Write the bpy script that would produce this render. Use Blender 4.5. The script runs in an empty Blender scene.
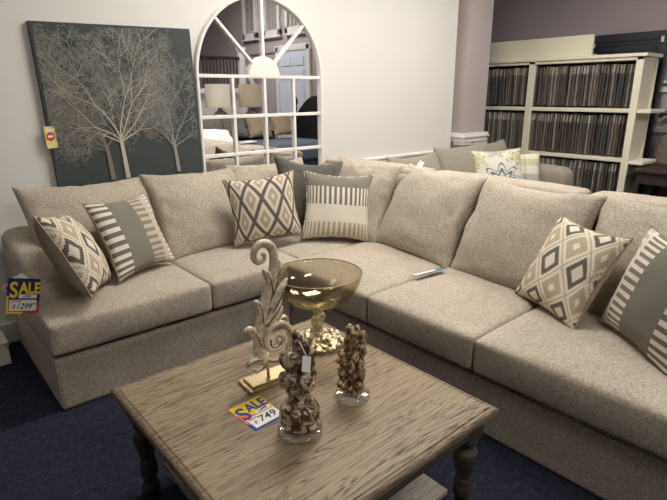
import bpy, bmesh, math, random
from mathutils import Vector, Matrix, noise
random.seed(7)
S = bpy.context.scene
COL = S.collection
PI = math.pi

# ------------------------------------------------------------------ nodes
class NB:
    """tiny node-tree builder"""
    def __init__(s, name):
        s.m = bpy.data.materials.new(name); s.m.use_nodes = True
        s.t = s.m.node_tree; s.t.nodes.clear()
        s.out = s.n('ShaderNodeOutputMaterial'); s.b = s.n('ShaderNodeBsdfPrincipled')
        s.l(s.b.outputs[0], s.out.inputs[0])
    def n(s, k, **kw):
        x = s.t.nodes.new(k)
        for a, v in kw.items(): setattr(x, a, v)
        return x
    def l(s, a, b): s.t.links.new(a, b)
    def put(s, inp, v):
        if hasattr(v, 'links'): s.l(v, inp)
        else: inp.default_value = v
    def math(s, op, a, b=0.0, c=None):
        x = s.n('ShaderNodeMath', operation=op); s.put(x.inputs[0], a); s.put(x.inputs[1], b)
        if c is not None: s.put(x.inputs[2], c)
        return x.outputs[0]
    def mix(s, f, a, b):
        x = s.n('ShaderNodeMix', data_type='RGBA'); s.put(x.inputs[0], f)
        for i, v in ((6, a), (7, b)):
            if hasattr(v, 'links'): s.l(v, x.inputs[i])
            else: x.inputs[i].default_value = (*v[:3], 1)
        return x.outputs[2]
    def coord(s, which='Object', scale=(1, 1, 1), loc=(0, 0, 0), rot=(0, 0, 0)):
        c = s.n('ShaderNodeTexCoord'); mp = s.n('ShaderNodeMapping')
        mp.inputs['Scale'].default_value = scale; mp.inputs['Location'].default_value = loc
        mp.inputs['Rotation'].default_value = rot
        s.l(c.outputs[which], mp.inputs[0]); return mp.outputs[0]
    def noise(s, vec, scale, detail=3, rough=.6, dist=0):
        x = s.n('ShaderNodeTexNoise'); s.l(vec, x.inputs['Vector'])
        x.inputs['Scale'].default_value = scale; x.inputs['Detail'].default_value = detail
        x.inputs['Roughness'].default_value = rough; x.inputs['Distortion'].default_value = dist
        return x.outputs[0]
    def ramp(s, f, stops, const=False):
        x = s.n('ShaderNodeValToRGB'); s.l(f, x.inputs[0]); e = x.color_ramp.elements
        if const: x.color_ramp.interpolation = 'CONSTANT'
        while len(e) < len(stops): e.new(1)
        for k, (p, c) in zip(e, stops):
            k.position = p; k.color = (*c[:3], 1) if hasattr(c, '__len__') else (c, c, c, 1)
        return x.outputs[0]
    def bump(s, h, strength, dist=.01):
        x = s.n('ShaderNodeBump'); s.l(h, x.inputs['Height'])
        x.inputs['Strength'].default_value = strength; x.inputs['Distance'].default_value = dist
        s.l(x.outputs[0], s.b.inputs['Normal'])
    def set(s, color=None, rough=None, metal=None, **kw):
        if color is not None:
            if hasattr(color, 'links'): s.l(color, s.b.inputs['Base Color'])
            else: s.b.inputs['Base Color'].default_value = (*color[:3], 1)
        if rough is not None: s.put(s.b.inputs['Roughness'], rough)
        if metal is not None: s.b.inputs['Metallic'].default_value = metal
        for k, v in kw.items(): s.b.inputs[k].default_value = v
        return s

def lin(r, g, b):
    f = lambda c: (c/255/12.92 if c/255 <= .04045 else ((c/255+.055)/1.055)**2.4)
    return (f(r), f(g), f(b))

def plain(name, rgb, rough=.6, metal=0, var=.06, scale=12, **kw):
    b = NB(name); c = lin(*rgb)
    f = b.noise(b.coord(), scale)
    col = b.mix(f, tuple(x*(1-var) for x in c), tuple(min(1, x*(1+var)) for x in c))
    b.set(col, rough, metal, **kw); return b.m

def fabric(name, dark, light, scale=260, rough=.95, bump=.25, sheen=.15):
    b = NB(name); v = b.coord()
    n1 = b.noise(v, scale, 2, .7); n2 = b.noise(v, scale*.33, 2, .6); n3 = b.noise(v, 5, 2)
    f = b.math('ADD', b.math('MULTIPLY', n1, .55), b.math('MULTIPLY', n2, .45))
    f = b.math('ADD', b.math('MULTIPLY', b.math('SUBTRACT', f, .5), 2.6), .5)
    f = b.math('ADD', f, b.math('MULTIPLY', b.math('SUBTRACT', n3, .5), .35))
    col = b.mix(b.math('MINIMUM', b.math('MAXIMUM', f, 0), 1), lin(*dark), lin(*light))
    b.set(col, rough); b.b.inputs['Sheen Weight'].default_value = sheen
    b.b.inputs['Specular IOR Level'].default_value = .2
    b.bump(n1, bump, .004); return b.m

M = {}
M['tweed'] = fabric('sofa_tweed', (129, 117, 103), (205, 193, 176))
M['grey_linen'] = fabric('grey_linen', (128, 122, 108), (160, 153, 138))
M['velvet'] = fabric('charcoal_velvet', (70, 67, 60), (94, 90, 82), 90, .8, .1, .25)
M['pillow_back'] = fabric('pillow_back_cloth', (140, 122, 104), (172, 155, 136))
M['wall_white'] = plain('white_wall_paint', (221, 218, 212), .7, var=.02, scale=3)
M['lavender'] = plain('lavender_wall_paint', (178, 167, 164), .75, var=.03, scale=3)
M['lavender_dark'] = plain('mauve_wall_paint', (174, 163, 166), .75, var=.03, scale=3)
M['white_trim'] = plain('white_trim_paint', (232, 228, 222), .45, var=.02)
M['cream'] = plain('cream_paint', (234, 228, 206), .5, var=.04, scale=8)
M['navy_panel'] = plain('navy_lacquer', (34, 36, 48), .45, var=.1)
M['ceiling'] = plain('ceiling_paint', (225, 222, 216), .9, var=.02)
M['dark_wood'] = plain('dark_wood', (52, 40, 36), .5, var=.3, scale=20)
M['black'] = plain('black_lacquer', (30, 28, 32), .35, var=.1)
M['charcoal_leg'] = plain('weathered_charcoal_wood', (66, 58, 50), .55, var=.25, scale=30)
M['gold'] = plain('brushed_gold', (200, 182, 144), .32, 1.0, var=.1, scale=40)
M['shade'] = plain('lampshade_linen', (232, 222, 206), .9, var=.04, scale=60)
M['shade_tan'] = plain('lampshade_woven', (196, 180, 156), .9, var=.2, scale=60)
M['white_card'] = plain('white_card', (236, 234, 230), .5, var=.02)
M['yellow'] = plain('card_yellow', (244, 208, 24), .45, var=.02)
M['blue'] = plain('card_blue', (34, 62, 150), .45, var=.02)
M['navyblue'] = plain('card_navy', (34, 36, 98), .45, var=.02)
M['red'] = plain('card_red', (214, 56, 44), .45, var=.02)
M['coral'] = plain('card_coral', (232, 112, 72), .45, var=.02)
M['ink'] = plain('black_ink', (32, 30, 34), .5, var=.02)
M['redink'] = plain('red_ink', (190, 40, 48), .5, var=.02)
M['paletag'] = plain('pale_yellow_card', (226, 220, 150), .5, var=.03)
M['quilt'] = fabric('blue_quilt', (74, 84, 100), (104, 114, 128), 60)
M['navy_skirt'] = fabric('navy_bed_skirt', (34, 38, 52), (52, 56, 70), 60)
M['grey_cloth'] = fabric('grey_cloth', (92, 86, 84), (124, 118, 114), 90)
M['tan_cloth'] = fabric('tan_cloth', (150, 132, 108), (180, 162, 138), 90)
M['ceramic'] = plain('grey_ceramic', (120, 114, 112), .25, var=.08)
M['red_plastic'] = plain('red_vase', (150, 36, 44), .3, var=.05)
M['iron'] = plain('black_iron', (36, 34, 36), .45, var=.1)
M['cord'] = plain('white_cord', (206, 204, 198), .4, var=.02)

# carpet
b = NB('navy_carpet'); v = b.coord()
n1 = b.noise(v, 34, 4, .75); n2 = b.noise(v, 260, 2, .7); n3 = b.noise(b.coord(scale=(1, 2.2, 1)), 60, 3, .6, 1.2)
f = b.math('ADD', b.math('MULTIPLY', n1, .35), b.math('ADD', b.math('MULTIPLY', n2, .3), b.math('MULTIPLY', n3, .35)))
b.set(b.ramp(f, [(.3, lin(20, 23, 33)), (.5, lin(36, 39, 54)), (.7, lin(74, 77, 94))]), .95); b.bump(n2, .5, .01)
b.b.inputs['Specular IOR Level'].default_value = .15
M['carpet'] = b.m

# oak table top, grain along X
def wood(name, c0, c1, c2, rough=.45, plank=None):
    b = NB(name)
    v = b.coord(scale=(.9, 9, 9))
    wn = b.noise(v, 1.6, 4, .6, .6)
    # flowing cathedral figure
    g = b.math('FRACT', b.math('MULTIPLY', wn, 11))
    g = b.math('ABSOLUTE', b.math('SUBTRACT', g, .5))
    fine = b.noise(b.coord(scale=(3, 150, 150)), 1.5, 3, .7)
    pores = b.noise(b.coord(scale=(5, 240, 240)), 1.2, 2, .6)
    f = b.math('ADD', b.math('MULTIPLY', b.math('POWER', b.math('MULTIPLY', g, 2), .6), .66), b.math('MULTIPLY', fine, .38))
    if plank:
        c = b.n('ShaderNodeTexCoord'); sx = b.n('ShaderNodeSeparateXYZ'); b.l(c.outputs['Object'], sx.inputs[0])
        pid = b.math('FLOOR', b.math('MULTIPLY', sx.outputs[1], 1/plank))
        wnz = b.n('ShaderNodeTexWhiteNoise', noise_dimensions='1D'); b.l(pid, wnz.inputs['W'])
        f = b.math('ADD', f, b.math('MULTIPLY', b.math('SUBTRACT', wnz.outputs[0], .5), .22))
        fr = b.math('ABSOLUTE', b.math('SUBTRACT', b.math('FRACT', b.math('MULTIPLY', sx.outputs[1], 1/plank)), .5))
        seam = b.math('GREATER_THAN', fr, .488)
        f = b.math('SUBTRACT', f, b.math('MULTIPLY', seam, .25))
    col = b.ramp(f, [(.22, lin(*c0)), (.38, lin(*c1)), (.8, lin(*c2))])
    col = b.mix(b.math('MULTIPLY', b.math('LESS_THAN', pores, .36), .45), col, lin(*c0))
    b.set(col, rough); b.bump(f, .25, .003)
    b.b.inputs['Specular IOR Level'].default_value = .35
    return b.m
M['oak'] = wood('weathered_oak', (58, 47, 36), (122, 104, 83), (152, 133, 108), .46, .178)
M['oak_edge'] = wood('weathered_oak_edge', (62, 50, 40), (106, 90, 74), (134, 116, 96), .5)
M['shelf_oak'] = wood('grey_shelf_oak', (104, 96, 88), (142, 134, 124), (158, 150, 140), .5)

# champagne / antique carved finish
b = NB('antique_champagne'); v = b.coord()
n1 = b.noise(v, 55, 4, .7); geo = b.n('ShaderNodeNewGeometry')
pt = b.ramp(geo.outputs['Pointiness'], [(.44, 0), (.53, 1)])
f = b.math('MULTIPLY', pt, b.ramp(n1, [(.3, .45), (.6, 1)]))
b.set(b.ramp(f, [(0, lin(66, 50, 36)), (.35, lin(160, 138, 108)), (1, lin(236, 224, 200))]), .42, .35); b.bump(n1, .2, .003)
M['champagne'] = b.m
M['dark_lines'] = plain('dark_brown_lines', (84, 66, 50), .5, .2, var=.2, scale=60)  # dark brown for the thin lines on the scroll's stem, volute and leaves
# mottled brown / cream glaze
b = NB('mottled_brown_glaze'); v = b.coord()
n1 = b.noise(v, 34, 4, .65, .8); n2 = b.noise(v, 120, 2)
f = b.math('ADD', b.math('MULTIPLY', n1, .85), b.math('MULTIPLY', n2, .15))
b.set(b.ramp(f, [(.37, lin(50, 36, 27)), (.47, lin(106, 82, 63)), (.545, lin(186, 168, 144)), (.66, lin(228, 214, 194))]), .2, .1)
M['mottled'] = b.m
b = NB('antique_bronze_glaze'); v = b.coord()
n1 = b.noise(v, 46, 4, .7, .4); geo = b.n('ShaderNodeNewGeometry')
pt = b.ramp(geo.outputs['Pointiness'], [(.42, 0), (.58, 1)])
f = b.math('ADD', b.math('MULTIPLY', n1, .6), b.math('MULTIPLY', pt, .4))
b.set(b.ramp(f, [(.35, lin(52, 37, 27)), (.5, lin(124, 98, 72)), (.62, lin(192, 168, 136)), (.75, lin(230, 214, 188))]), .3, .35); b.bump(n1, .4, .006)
M['bronze'] = b.m
b = NB('hammered_gold'); v = b.coord(); n1 = b.noise(v, 60, 3)
b.set(b.ramp(n1, [(.3, lin(176, 156, 116)), (.7, lin(244, 234, 208))]), .3, .9); M['coral_gold'] = b.m
# clear acrylic, smoked glass, mirror
def thin_glass(name, tint, gloss_col, face, edge, rough):
    b = NB(name); lw = b.n('ShaderNodeLayerWeight'); lw.inputs['Blend'].default_value = .3
    tr = b.n('ShaderNodeBsdfTransparent'); gl = b.n('ShaderNodeBsdfGlossy'); mx = b.n('ShaderNodeMixShader')
    tr.inputs[0].default_value = (*tint, 1); gl.inputs['Color'].default_value = (*gloss_col, 1); gl.inputs['Roughness'].default_value = rough
    f = b.math('ADD', b.math('MULTIPLY', b.math('POWER', lw.outputs['Facing'], 2.0), edge), face)
    b.l(f, mx.inputs[0]); b.l(tr.outputs[0], mx.inputs[1]); b.l(gl.outputs[0], mx.inputs[2])
    b.l(mx.outputs[0], b.out.inputs[0]); return b.m
M['acrylic'] = thin_glass('clear_acrylic', (.90, .90, .89), (1, 1, 1), .10, .9, .05)
M['amber'] = thin_glass('smoked_amber_glass', (.875, .845, .765), (.74, .68, .54), .07, .5, .08)
b = NB('mirror_silver'); b.set((.86, .86, .88), .0, 1.0); M['mirror'] = b.m
b = NB('lamp_diffuser'); b.set((.9, .9, .9), .5)
b.b.inputs['Emission Color'].default_value = (1.0, .92, .80, 1); b.b.inputs['Emission Strength'].default_value = 13
M['lamp'] = b.m

# canvas paint
def paint(name, rgb, var=.2): return plain(name, rgb, .7, 0, var, 9)
M['canvas'] = paint('slate_canvas', (58, 65, 65), .25)
M['tree_white'] = paint('tree_ivory_paint', (188, 180, 164)); M['tree_brown'] = paint('tree_taupe_paint', (128, 114, 104))
M['tree_grey'] = paint('tree_grey_paint', (148, 144, 136)); M['twig'] = paint('twig_paint', (140, 138, 130)); M['twig2'] = paint('twig_dim_paint', (100, 103, 100))

# fabric swatches: colour differs from copy to copy
b = NB('swatch_cloth'); oi = b.n('ShaderNodeObjectInfo')
col = b.ramp(oi.outputs['Random'], [(0, lin(78, 70, 66)), (.16, lin(108, 98, 90)), (.3, lin(86, 80, 82)), (.42, lin(130, 118, 106)), (.55, lin(80, 82, 86)), (.62, lin(100, 90, 82)), (.78, lin(150, 140, 128)), (.88, lin(150, 140, 128)), (.96, lin(92, 84, 78))], True)
n1 = b.noise(b.coord(scale=(30, 30, 3)), 3, 3)
col = b.mix(b.math('MULTIPLY', n1, .5), col, lin(50, 46, 46))
b.set(col, .6); M['swatch'] = b.m
b = NB('swatch_sleeve'); n1 = b.noise(b.coord(scale=(1, 1, .25)), 60, 3); oi = b.n('ShaderNodeObjectInfo')
f = b.math('ADD', b.math('MULTIPLY', n1, .6), b.math('MULTIPLY', oi.outputs['Random'], .4))
b.set(b.ramp(f, [(.3, lin(104, 96, 86)), (.55, lin(146, 136, 124)), (.72, lin(206, 200, 190))]), .25); M['sleeve'] = b.m

# ---------------------------------------------- pillow print materials (UV)
def uvsep(b):
    c = b.n('ShaderNodeTexCoord'); sx = b.n('ShaderNodeSeparateXYZ'); b.l(c.outputs['UV'], sx.inputs[0])
    return sx.outputs[0], sx.outputs[1], c
def ikat(name, nu, nv, ou=0, ov=0, ringtan=True):
    b = NB(name); u, v, c = uvsep(b)
    steps = b.math('MULTIPLY', b.math('SUBTRACT', b.math('FRACT', b.math('MULTIPLY', v, 46)), .5), .05)
    s = b.math('ADD', b.math('MULTIPLY', u, nu), b.math('ADD', steps, ou)); t = b.math('ADD', b.math('MULTIPLY', v, nv), ov)
    ds = b.math('ABSOLUTE', b.math('SUBTRACT', b.math('FRACT', s), .5)); dt = b.math('ABSOLUTE', b.math('SUBTRACT', b.math('FRACT', t), .5))
    d = b.math('ADD', ds, dt)
    cream, tan, ch = lin(222, 212, 194), lin(180, 164, 140), lin(92, 86, 80)
    if ringtan:
        col = b.ramp(d, [(0, cream), (.09, tan), (.25, cream), (.41, ch), (.59, cream), (.75, tan), (.91, cream)], True)
    else:
        row = b.math('GREATER_THAN', b.math('SINE', b.math('MULTIPLY', b.math('FLOOR', b.math('ADD', s, t)), PI*.999)), 2)
        col = b.ramp(d, [(0, cream), (.20, ch), (.37, cream), (.47, tan), (.53, cream), (.64, tan), (.88, cream)], True)
    n1 = b.noise(c.outputs['UV'], 190, 2)
    col = b.mix(b.math('MULTIPLY', n1, .22), col, lin(150, 138, 120))
    b.set(col, .95); b.b.inputs['Specular IOR Level'].default_value = .15; b.bump(n1, .3, .004); return b.m
def stripes(name, bands, axis=1):
    """bands: (end, colourA, colourB, count)"""
    b = NB(name); u, v, c = uvsep(b); al, ac = (u, v) if axis == 0 else (v, u)
    col = None
    for end, ca, cb, cnt in reversed(bands):
        if cnt:
            cc = b.mix(b.math('GREATER_THAN', b.math('FRACT', b.math('MULTIPLY', ac, cnt)), .5), lin(*ca), lin(*cb))
        else:
            cc = b.mix(0.0, lin(*ca), lin(*ca))
        col = cc if col is None else b.mix(b.math('LESS_THAN', al, end), col, cc)
    n1 = b.noise(c.outputs['UV'], 190, 2)
    col = b.mix(b.math('MULTIPLY', n1, .2), col, lin(140, 130, 116))
    b.set(col, .95); b.b.inputs['Specular IOR Level'].default_value = .15; b.bump(n1, .3, .004); return b.m
CR, TN, GY, DK = (222, 214, 198), (176, 160, 138), (122, 119, 107), (112, 106, 98)
M['ikat_a'] = ikat('ikat_lattice_print', 4.0, 1.9, .1, .3)
M['ikat_b'] = ikat('ikat_ring_print', 3.0, 2.6, .25, .2, False)
M['stripe_c'] = stripes('banded_stripe_print', [(.07, (206, 196, 178), (206, 196, 178), 0), (.30, CR, TN, 17), (.51, CR, CR, 0), (.73, CR, DK, 17), (1.1, GY, GY, 0)])
M['stripe_l'] = stripes('banded_stripe_print_sideways', [(.28, (226, 220, 206), (110, 104, 96), 11), (.56, GY, GY, 0), (.74, (134, 124, 112), (184, 172, 154), 13), (.86, (190, 178, 158), (190, 178, 158), 0), (1.1, (230, 224, 212), (168, 158, 142), 15)], 0)
M['stripe_r'] = stripes('banded_stripe_print_bias', [(.16, CR, (192, 182, 166), 10), (.21, CR, CR, 0), (.40, CR, (124, 116, 106), 15), (.72, (118, 114, 106), (118, 114, 106), 0), (1.1, CR, (110, 104, 96), 13)], 0)
# floral medallion
b = NB('floral_print'); u, v, c = uvsep(b)
def flower(cu, cv, r, k, col_, base, w=.25):
    du = b.math('SUBTRACT', u, cu); dv = b.math('SUBTRACT', v, cv)
    rr = b.math('SQRT', b.math('ADD', b.math('MULTIPLY', du, du), b.math('MULTIPLY', dv, dv)))
    th = b.math('ARCTAN2', dv, du)
    edge = b.math('MULTIPLY', b.math('ADD', b.math('MULTIPLY', b.math('SINE', b.math('MULTIPLY', th, k)), w), 1), r)
    q = b.math('DIVIDE', rr, edge)
    ringm = b.math('LESS_THAN', b.math('ABSOLUTE', b.math('SUBTRACT', b.math('FRACT', b.math('MULTIPLY', q, 2.5)), .5)), .28)
    m_ = b.math('MULTIPLY', b.math('LESS_THAN', q, 1), ringm)
    return b.mix(m_, base, col_)
base = b.mix(0.0, lin(212, 206, 192), lin(212, 206, 192))
base = flower(.52, .22, .30, 9, lin(104, 122, 128), base); base = flower(.52, .2, .10, 6, lin(150, 84, 70), base)
base = flower(.14, .72, .17, 6, lin(176, 172, 104), base, .35); base = flower(.86, .7, .2, 6, lin(170, 160, 100), base, .35)
base = flower(.46, .86, .13, 5, lin(130, 146, 136), base, .3); base = flower(.1, .2, .1, 5, lin(140, 150, 140), base, .3)
b.set(base, .95); M['floral'] = b.m
b = NB('plaid_print'); u, v, c = uvsep(b)
c1 = b.ramp(v, [(0, lin(196, 190, 172)), (.22, lin(124, 132, 138)), (.42, lin(208, 202, 182)), (.58, lin(168, 168, 120)), (.74, lin(216, 210, 192)), (.9, lin(188, 176, 124))], True)
c2 = b.ramp(b.math('FRACT', b.math('MULTIPLY', u, 3)), [(0, lin(214, 208, 190)), (.5, lin(176, 170, 150)), (.62, lin(220, 214, 198))], True)
b.set(b.mix(.4, c1, c2), .95); M['plaid'] = b.m
b = NB('stitched_cord'); c = b.coord(scale=(1, 1, 1)); wv = b.noise(c, 70, 1)
b.set(b.ramp(wv, [(.45, lin(120, 112, 100)), (.52, lin(232, 226, 214))], True), .9); M['cordtrim'] = b.m

# ------------------------------------------------------------------ objects
def link(o, parent=None):
    COL.objects.link(o)
    if parent is not None: o.parent = parent
    return o
def obj(name, bm, mat, parent=None, smooth=False, loc=None, rot=None, bevel=0, seg=2):
    me = bpy.data.meshes.new(name)
    bmesh.ops.recalc_face_normals(bm, faces=bm.faces[:])
    bm.to_mesh(me); bm.free()
    for m_ in (mat if isinstance(mat, (list, tuple)) else [mat]): me.materials.append(m_)
    if smooth:
        for p in me.polygons: p.use_smooth = True
    o = bpy.data.objects.new(name, me); link(o, parent)
    if loc is not None: o.location = loc
    if rot is not None: o.rotation_euler = rot
    if bevel:
        md = o.modifiers.new('bevel', 'BEVEL'); md.width = bevel; md.segments = seg; md.limit_method = 'ANGLE'
        md.harden_normals = False
    return o
def tag(o, label, cat, group=None):
    o['label'] = label; o['category'] = cat
    if group: o['group'] = group
    return o
def thing(name, label, cat, loc=(0, 0, 0), rotz=0, group=None):
    o = bpy.data.objects.new(name, None); o.empty_display_size = .05
    link(o); o.location = loc; o.rotation_euler = (0, 0, rotz); return tag(o, label, cat, group)
def struct(name, bm, mat, **k):
    o = obj(name, bm, mat, **k); o['kind'] = 'structure'; return o
def box(bm, x0, x1, y0, y1, z0, z1, mi=0):
    vs = [bm.verts.new(p) for p in ((x0, y0, z0), (x1, y0, z0), (x1, y1, z0), (x0, y1, z0), (x0, y0, z1), (x1, y0, z1), (x1, y1, z1), (x0, y1, z1))]
    for f in ((0, 3, 2, 1), (4, 5, 6, 7), (0, 1, 5, 4), (1, 2, 6, 5), (2, 3, 7, 6), (3, 0, 4, 7)):
        bm.faces.new([vs[i] for i in f]).material_index = mi
    return vs
def B(*boxes):
    bm = bmesh.new()
    for q in boxes: box(bm, *q)
    return bm
def lathe(bm, prof, c=(0, 0, 0), n=32, mi=0):
    rings = []
    for r, z in prof:
        if r < 1e-5: rings.append([bm.verts.new((c[0], c[1], c[2]+z))])
        else: rings.append([bm.verts.new((c[0]+r*math.cos(2*PI*k/n), c[1]+r*math.sin(2*PI*k/n), c[2]+z)) for k in range(n)])
    for a, b_ in zip(rings, rings[1:]):
        for k in range(n):
            k2 = (k+1) % n
            q = [a[k % len(a)], a[k2 % len(a)], b_[k2 % len(b_)], b_[k % len(b_)]]
            q = list(dict.fromkeys(q))
            if len(q) > 2:
                try: bm.faces.new(q).material_index = mi
                except ValueError: pass
    return bm
def tube(bm, pts, rad, n=8, flat=None, cap=True, mi=0):
    """sweep an ellipse along pts; rad number or list; flat = (axis vector, ratio) squashes along that axis"""
    pts = [Vector(p) for p in pts]; L = len(pts)
    rad = rad if hasattr(rad, '__len__') else [rad]*L
    rings = []; prev = None
    for i, p in enumerate(pts):
        t = (pts[min(i+1, L-1)]-pts[max(i-1, 0)]).normalized()
        if flat is not None: a = Vector(flat[0])
        else: a = prev if prev is not None else (Vector((0, 0, 1)) if abs(t.z) < .9 else Vector((1, 0, 0)))
        a = (a - t*a.dot(t)).normalized(); c_ = t.cross(a); prev = a
        ra = rad[i]*(flat[1] if flat is not None else 1)
        rings.append([bm.verts.new(p + a*(ra*math.cos(2*PI*k/n)) + c_*(rad[i]*math.sin(2*PI*k/n))) for k in range(n)])
    for a, b_ in zip(rings, rings[1:]):
        for k in range(n): bm.faces.new((a[k], a[(k+1) % n], b_[(k+1) % n], b_[k])).material_index = mi
    if cap:
        bm.faces.new(rings[0][::-1]).material_index = mi; bm.faces.new(rings[-1]).material_index = mi
    return bm
def smoothline(P, k=8):
    """Catmull-Rom through points of any dimension"""
    out = []
    for i in range(len(P)-1):
        p0 = P[max(i-1, 0)]; p1 = P[i]; p2 = P[i+1]; p3 = P[min(i+2, len(P)-1)]
        for j in range(k):
            t = j/k
            out.append(tuple(.5*((2*b_)+(-a+c)*t+(2*a-5*b_+4*c-d)*t*t+(-a+3*b_-3*c+d)*t**3) for a, b_, c, d in zip(p0, p1, p2, p3)))
    out.append(tuple(P[-1])); return out
def frame(c, u, n):
    """matrix with local x = u, local z = n (orthogonalised), local y = up"""
    n = Vector(n).normalized(); u = Vector(u); u = (u-n*u.dot(n)).normalized(); v = n.cross(u)
    m = Matrix((u, v, n)).transposed().to_4x4(); m.translation = Vector(c); return m

def cushion_bm(x0, x1, y0, y1, z0, z1, r=.045, crown=.022, bulge=.012, N=14, seed=0):
    """boxed seat cushion: rounded box, crowned top, slightly bulged sides"""
    bm = bmesh.new(); c = Vector(((x0+x1)/2, (y0+y1)/2, (z0+z1)/2)); h = Vector(((x1-x0)/2, (y1-y0)/2, (z1-z0)/2))
    bmesh.ops.create_cube(bm, size=2); bmesh.ops.subdivide_edges(bm, edges=bm.edges[:], cuts=N, use_grid_fill=True)
    for v_ in bm.verts:
        p = v_.co.copy()
        # concentrate loops near the edges
        q = Vector([math.copysign(1-(1-abs(a))**1.6, a) for a in p])
        q = Vector((q.x*h.x, q.y*h.y, q.z*h.z))
        inner = Vector([max(-(h[i]-r), min(h[i]-r, q[i])) for i in range(3)])
        d = q-inner
        if d.length > 1e-9: q = inner + d.normalized()*r if max(abs(d.x), abs(d.y), abs(d.z)) >= r*.999 else inner+d
        fx = max(0, 1-(q.x/h.x)**2); fy = max(0, 1-(q.y/h.y)**2); fz = max(0, 1-(q.z/h.z)**2)
        if q.z > 0: q.z += crown*(fx*fy)**.6*(q.z/h.z)
        q.y += math.copysign(bulge*fx*fz, q.y) if abs(q.y) > h.y*.6 else 0
        q.x += math.copysign(bulge*fy*fz, q.x) if abs(q.x) > h.x*.6 else 0
        w = c+q
        w.z += .004*noise.noise(w*5+Vector((seed, 0, 0)))
        v_.co = w
    return bm

def pillow_bm(w, h, t, pull=.08, N=26, p=.42, wr=.012, seed=0, sag=0.0, ear=0):
    """knife-edge pillow in local xy, puffed along z; UV over the face; slot 0 front, slot 1 back"""
    bm = bmesh.new(); uvl = bm.loops.layers.uv.new('UVMap'); G = {}
    for side in (1, -1):
        for i in range(N+1):
            for j in range(N+1):
                u = math.sin((i/N-.5)*PI); v = math.sin((j/N-.5)*PI)
                u = .5*u+.5*(2*i/N-1); v = .5*v+.5*(2*j/N-1)
                e = i in (0, N) or j in (0, N)
                if side < 0 and e: G[(side, i, j)] = G[(1, i, j)]; continue
                x = w/2*u*(1-pull*(1-v*v)*abs(u)**2); y = h/2*v*(1-pull*(1-u*u)*abs(v)**2)
                k = max(0, (1-u*u)*(1-v*v))**p
                z = side*t/2*k
                near = max(abs(u), abs(v))**3*(1-abs(u*v))
                z += wr*near*noise.noise(Vector((u*6+seed, v*6, side*3)))*(0 if e else 1)
                z += .5*wr*noise.noise(Vector((u*2.1+seed, v*2.1, side+5)))
                y -= sag*(1-v)*.5*0 + sag*(1-u*u)*max(0, v)
                G[(side, i, j)] = bm.verts.new((x, y, z))
    for side in (1, -1):
        for i in range(N):
            for j in range(N):
                q = [(i, j), (i+1, j), (i+1, j+1), (i, j+1)]
                if side < 0: q = q[::-1]
                f = bm.faces.new([G[(side, *a)] for a in q]); f.material_index = 0 if side > 0 else 1
                for lp, (a, c) in zip(f.loops, q): lp[uvl].uv = (a/N, c/N)
    edge = [G[(1, i, 0)].co.copy() for i in range(N)]+[G[(1, N, j)].co.copy() for j in range(N)]+[G[(1, N-i, N)].co.copy() for i in range(N)]+[G[(1, 0, N-j)].co.copy() for j in range(N)]
    return bm, edge
def throw_pillow(label, c, u, n, w, h, t, mat, back, trim=None, seed=0, group=None, pull=.12, wr=.014):
    root = thing('throw_pillow', label, 'pillow', group=group)
    root.matrix_world = frame(c, u, n)
    bm, edge = pillow_bm(w, h, t, pull, seed=seed, wr=wr)
    obj('pillow_cover', bm, [mat, back], root, True)
    tb = bmesh.new(); tube(tb, edge+edge[:1], .0042, 6, cap=False)
    obj('piping', tb, trim or back, root, True)
    return root

# ================================================================== SETTING
YW = 3.7
struct('floor', B((-4, 7.0, -6, 5.2, -.06, 0)), M['carpet'])
struct('ceiling', B((-4, 7.0, -6, 5.2, 4.2, 4.26)), M['ceiling'])
struct('wall_back', B((-4, 4.99, YW, YW+.1, 0, 4.2)), M['wall_white'])
struct('wall_back_pilaster', B((5.06, 5.46, 3.575, 5.0, 0, 4.2), (4.9, 5.07, 3.76, 3.86, 0, 4.2)), M['lavender'])
struct('wall_back_far', B((5.4, 7.0, 5.0, 5.1, 0, 4.2)), M['lavender_dark'])
struct('wall_right', B((6.9, 7.0, -1.2, 5.1, 0, 4.2)), M['lavender_dark'])
struct('wall_right_front', B((6.9, 7.0, -6, -1.2, 0, 4.2)), M['lavender'])
struct('wall_front', B((-4, 7.0, -6.1, -6, 0, 4.2)), M['lavender_dark'])
struct('wall_left', B((-4.1, -4, -6, 3.8, 0, 4.2)), M['wall_white'])
# chair rail round the pilaster, stepped profile
bm = bmesh.new()
for z0, z1, d in ((.965, 1.0, .022), (1.0, 1.05, .034), (1.05, 1.075, .05), (1.075, 1.10, .036)):
    box(bm, 5.06-d, 5.46+d, 3.575-d, 3.70 if d < .03 else 3.74, z0, z1)
struct('trim_1', bm, M['white_trim'], bevel=.006)
struct('trim_2', B((3.2, 4.985, YW-.022, YW, .865, .93), (3.2, 4.985, YW-.035, YW, .90, .922)), M['white_trim'], bevel=.005)
struct('trim_3', B((6.87, 6.9, -1.2, 5.0, 1.09, 1.15)), M['white_trim'], bevel=.005)
struct('baseboard_back', B((-4, 4.985, YW-.02, YW, 0, .14)), M['white_trim'], bevel=.005)
struct('baseboard_right', B((6.88, 6.9, -1.2, 5.0, 0, .14)), M['white_trim'], bevel=.005)
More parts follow.
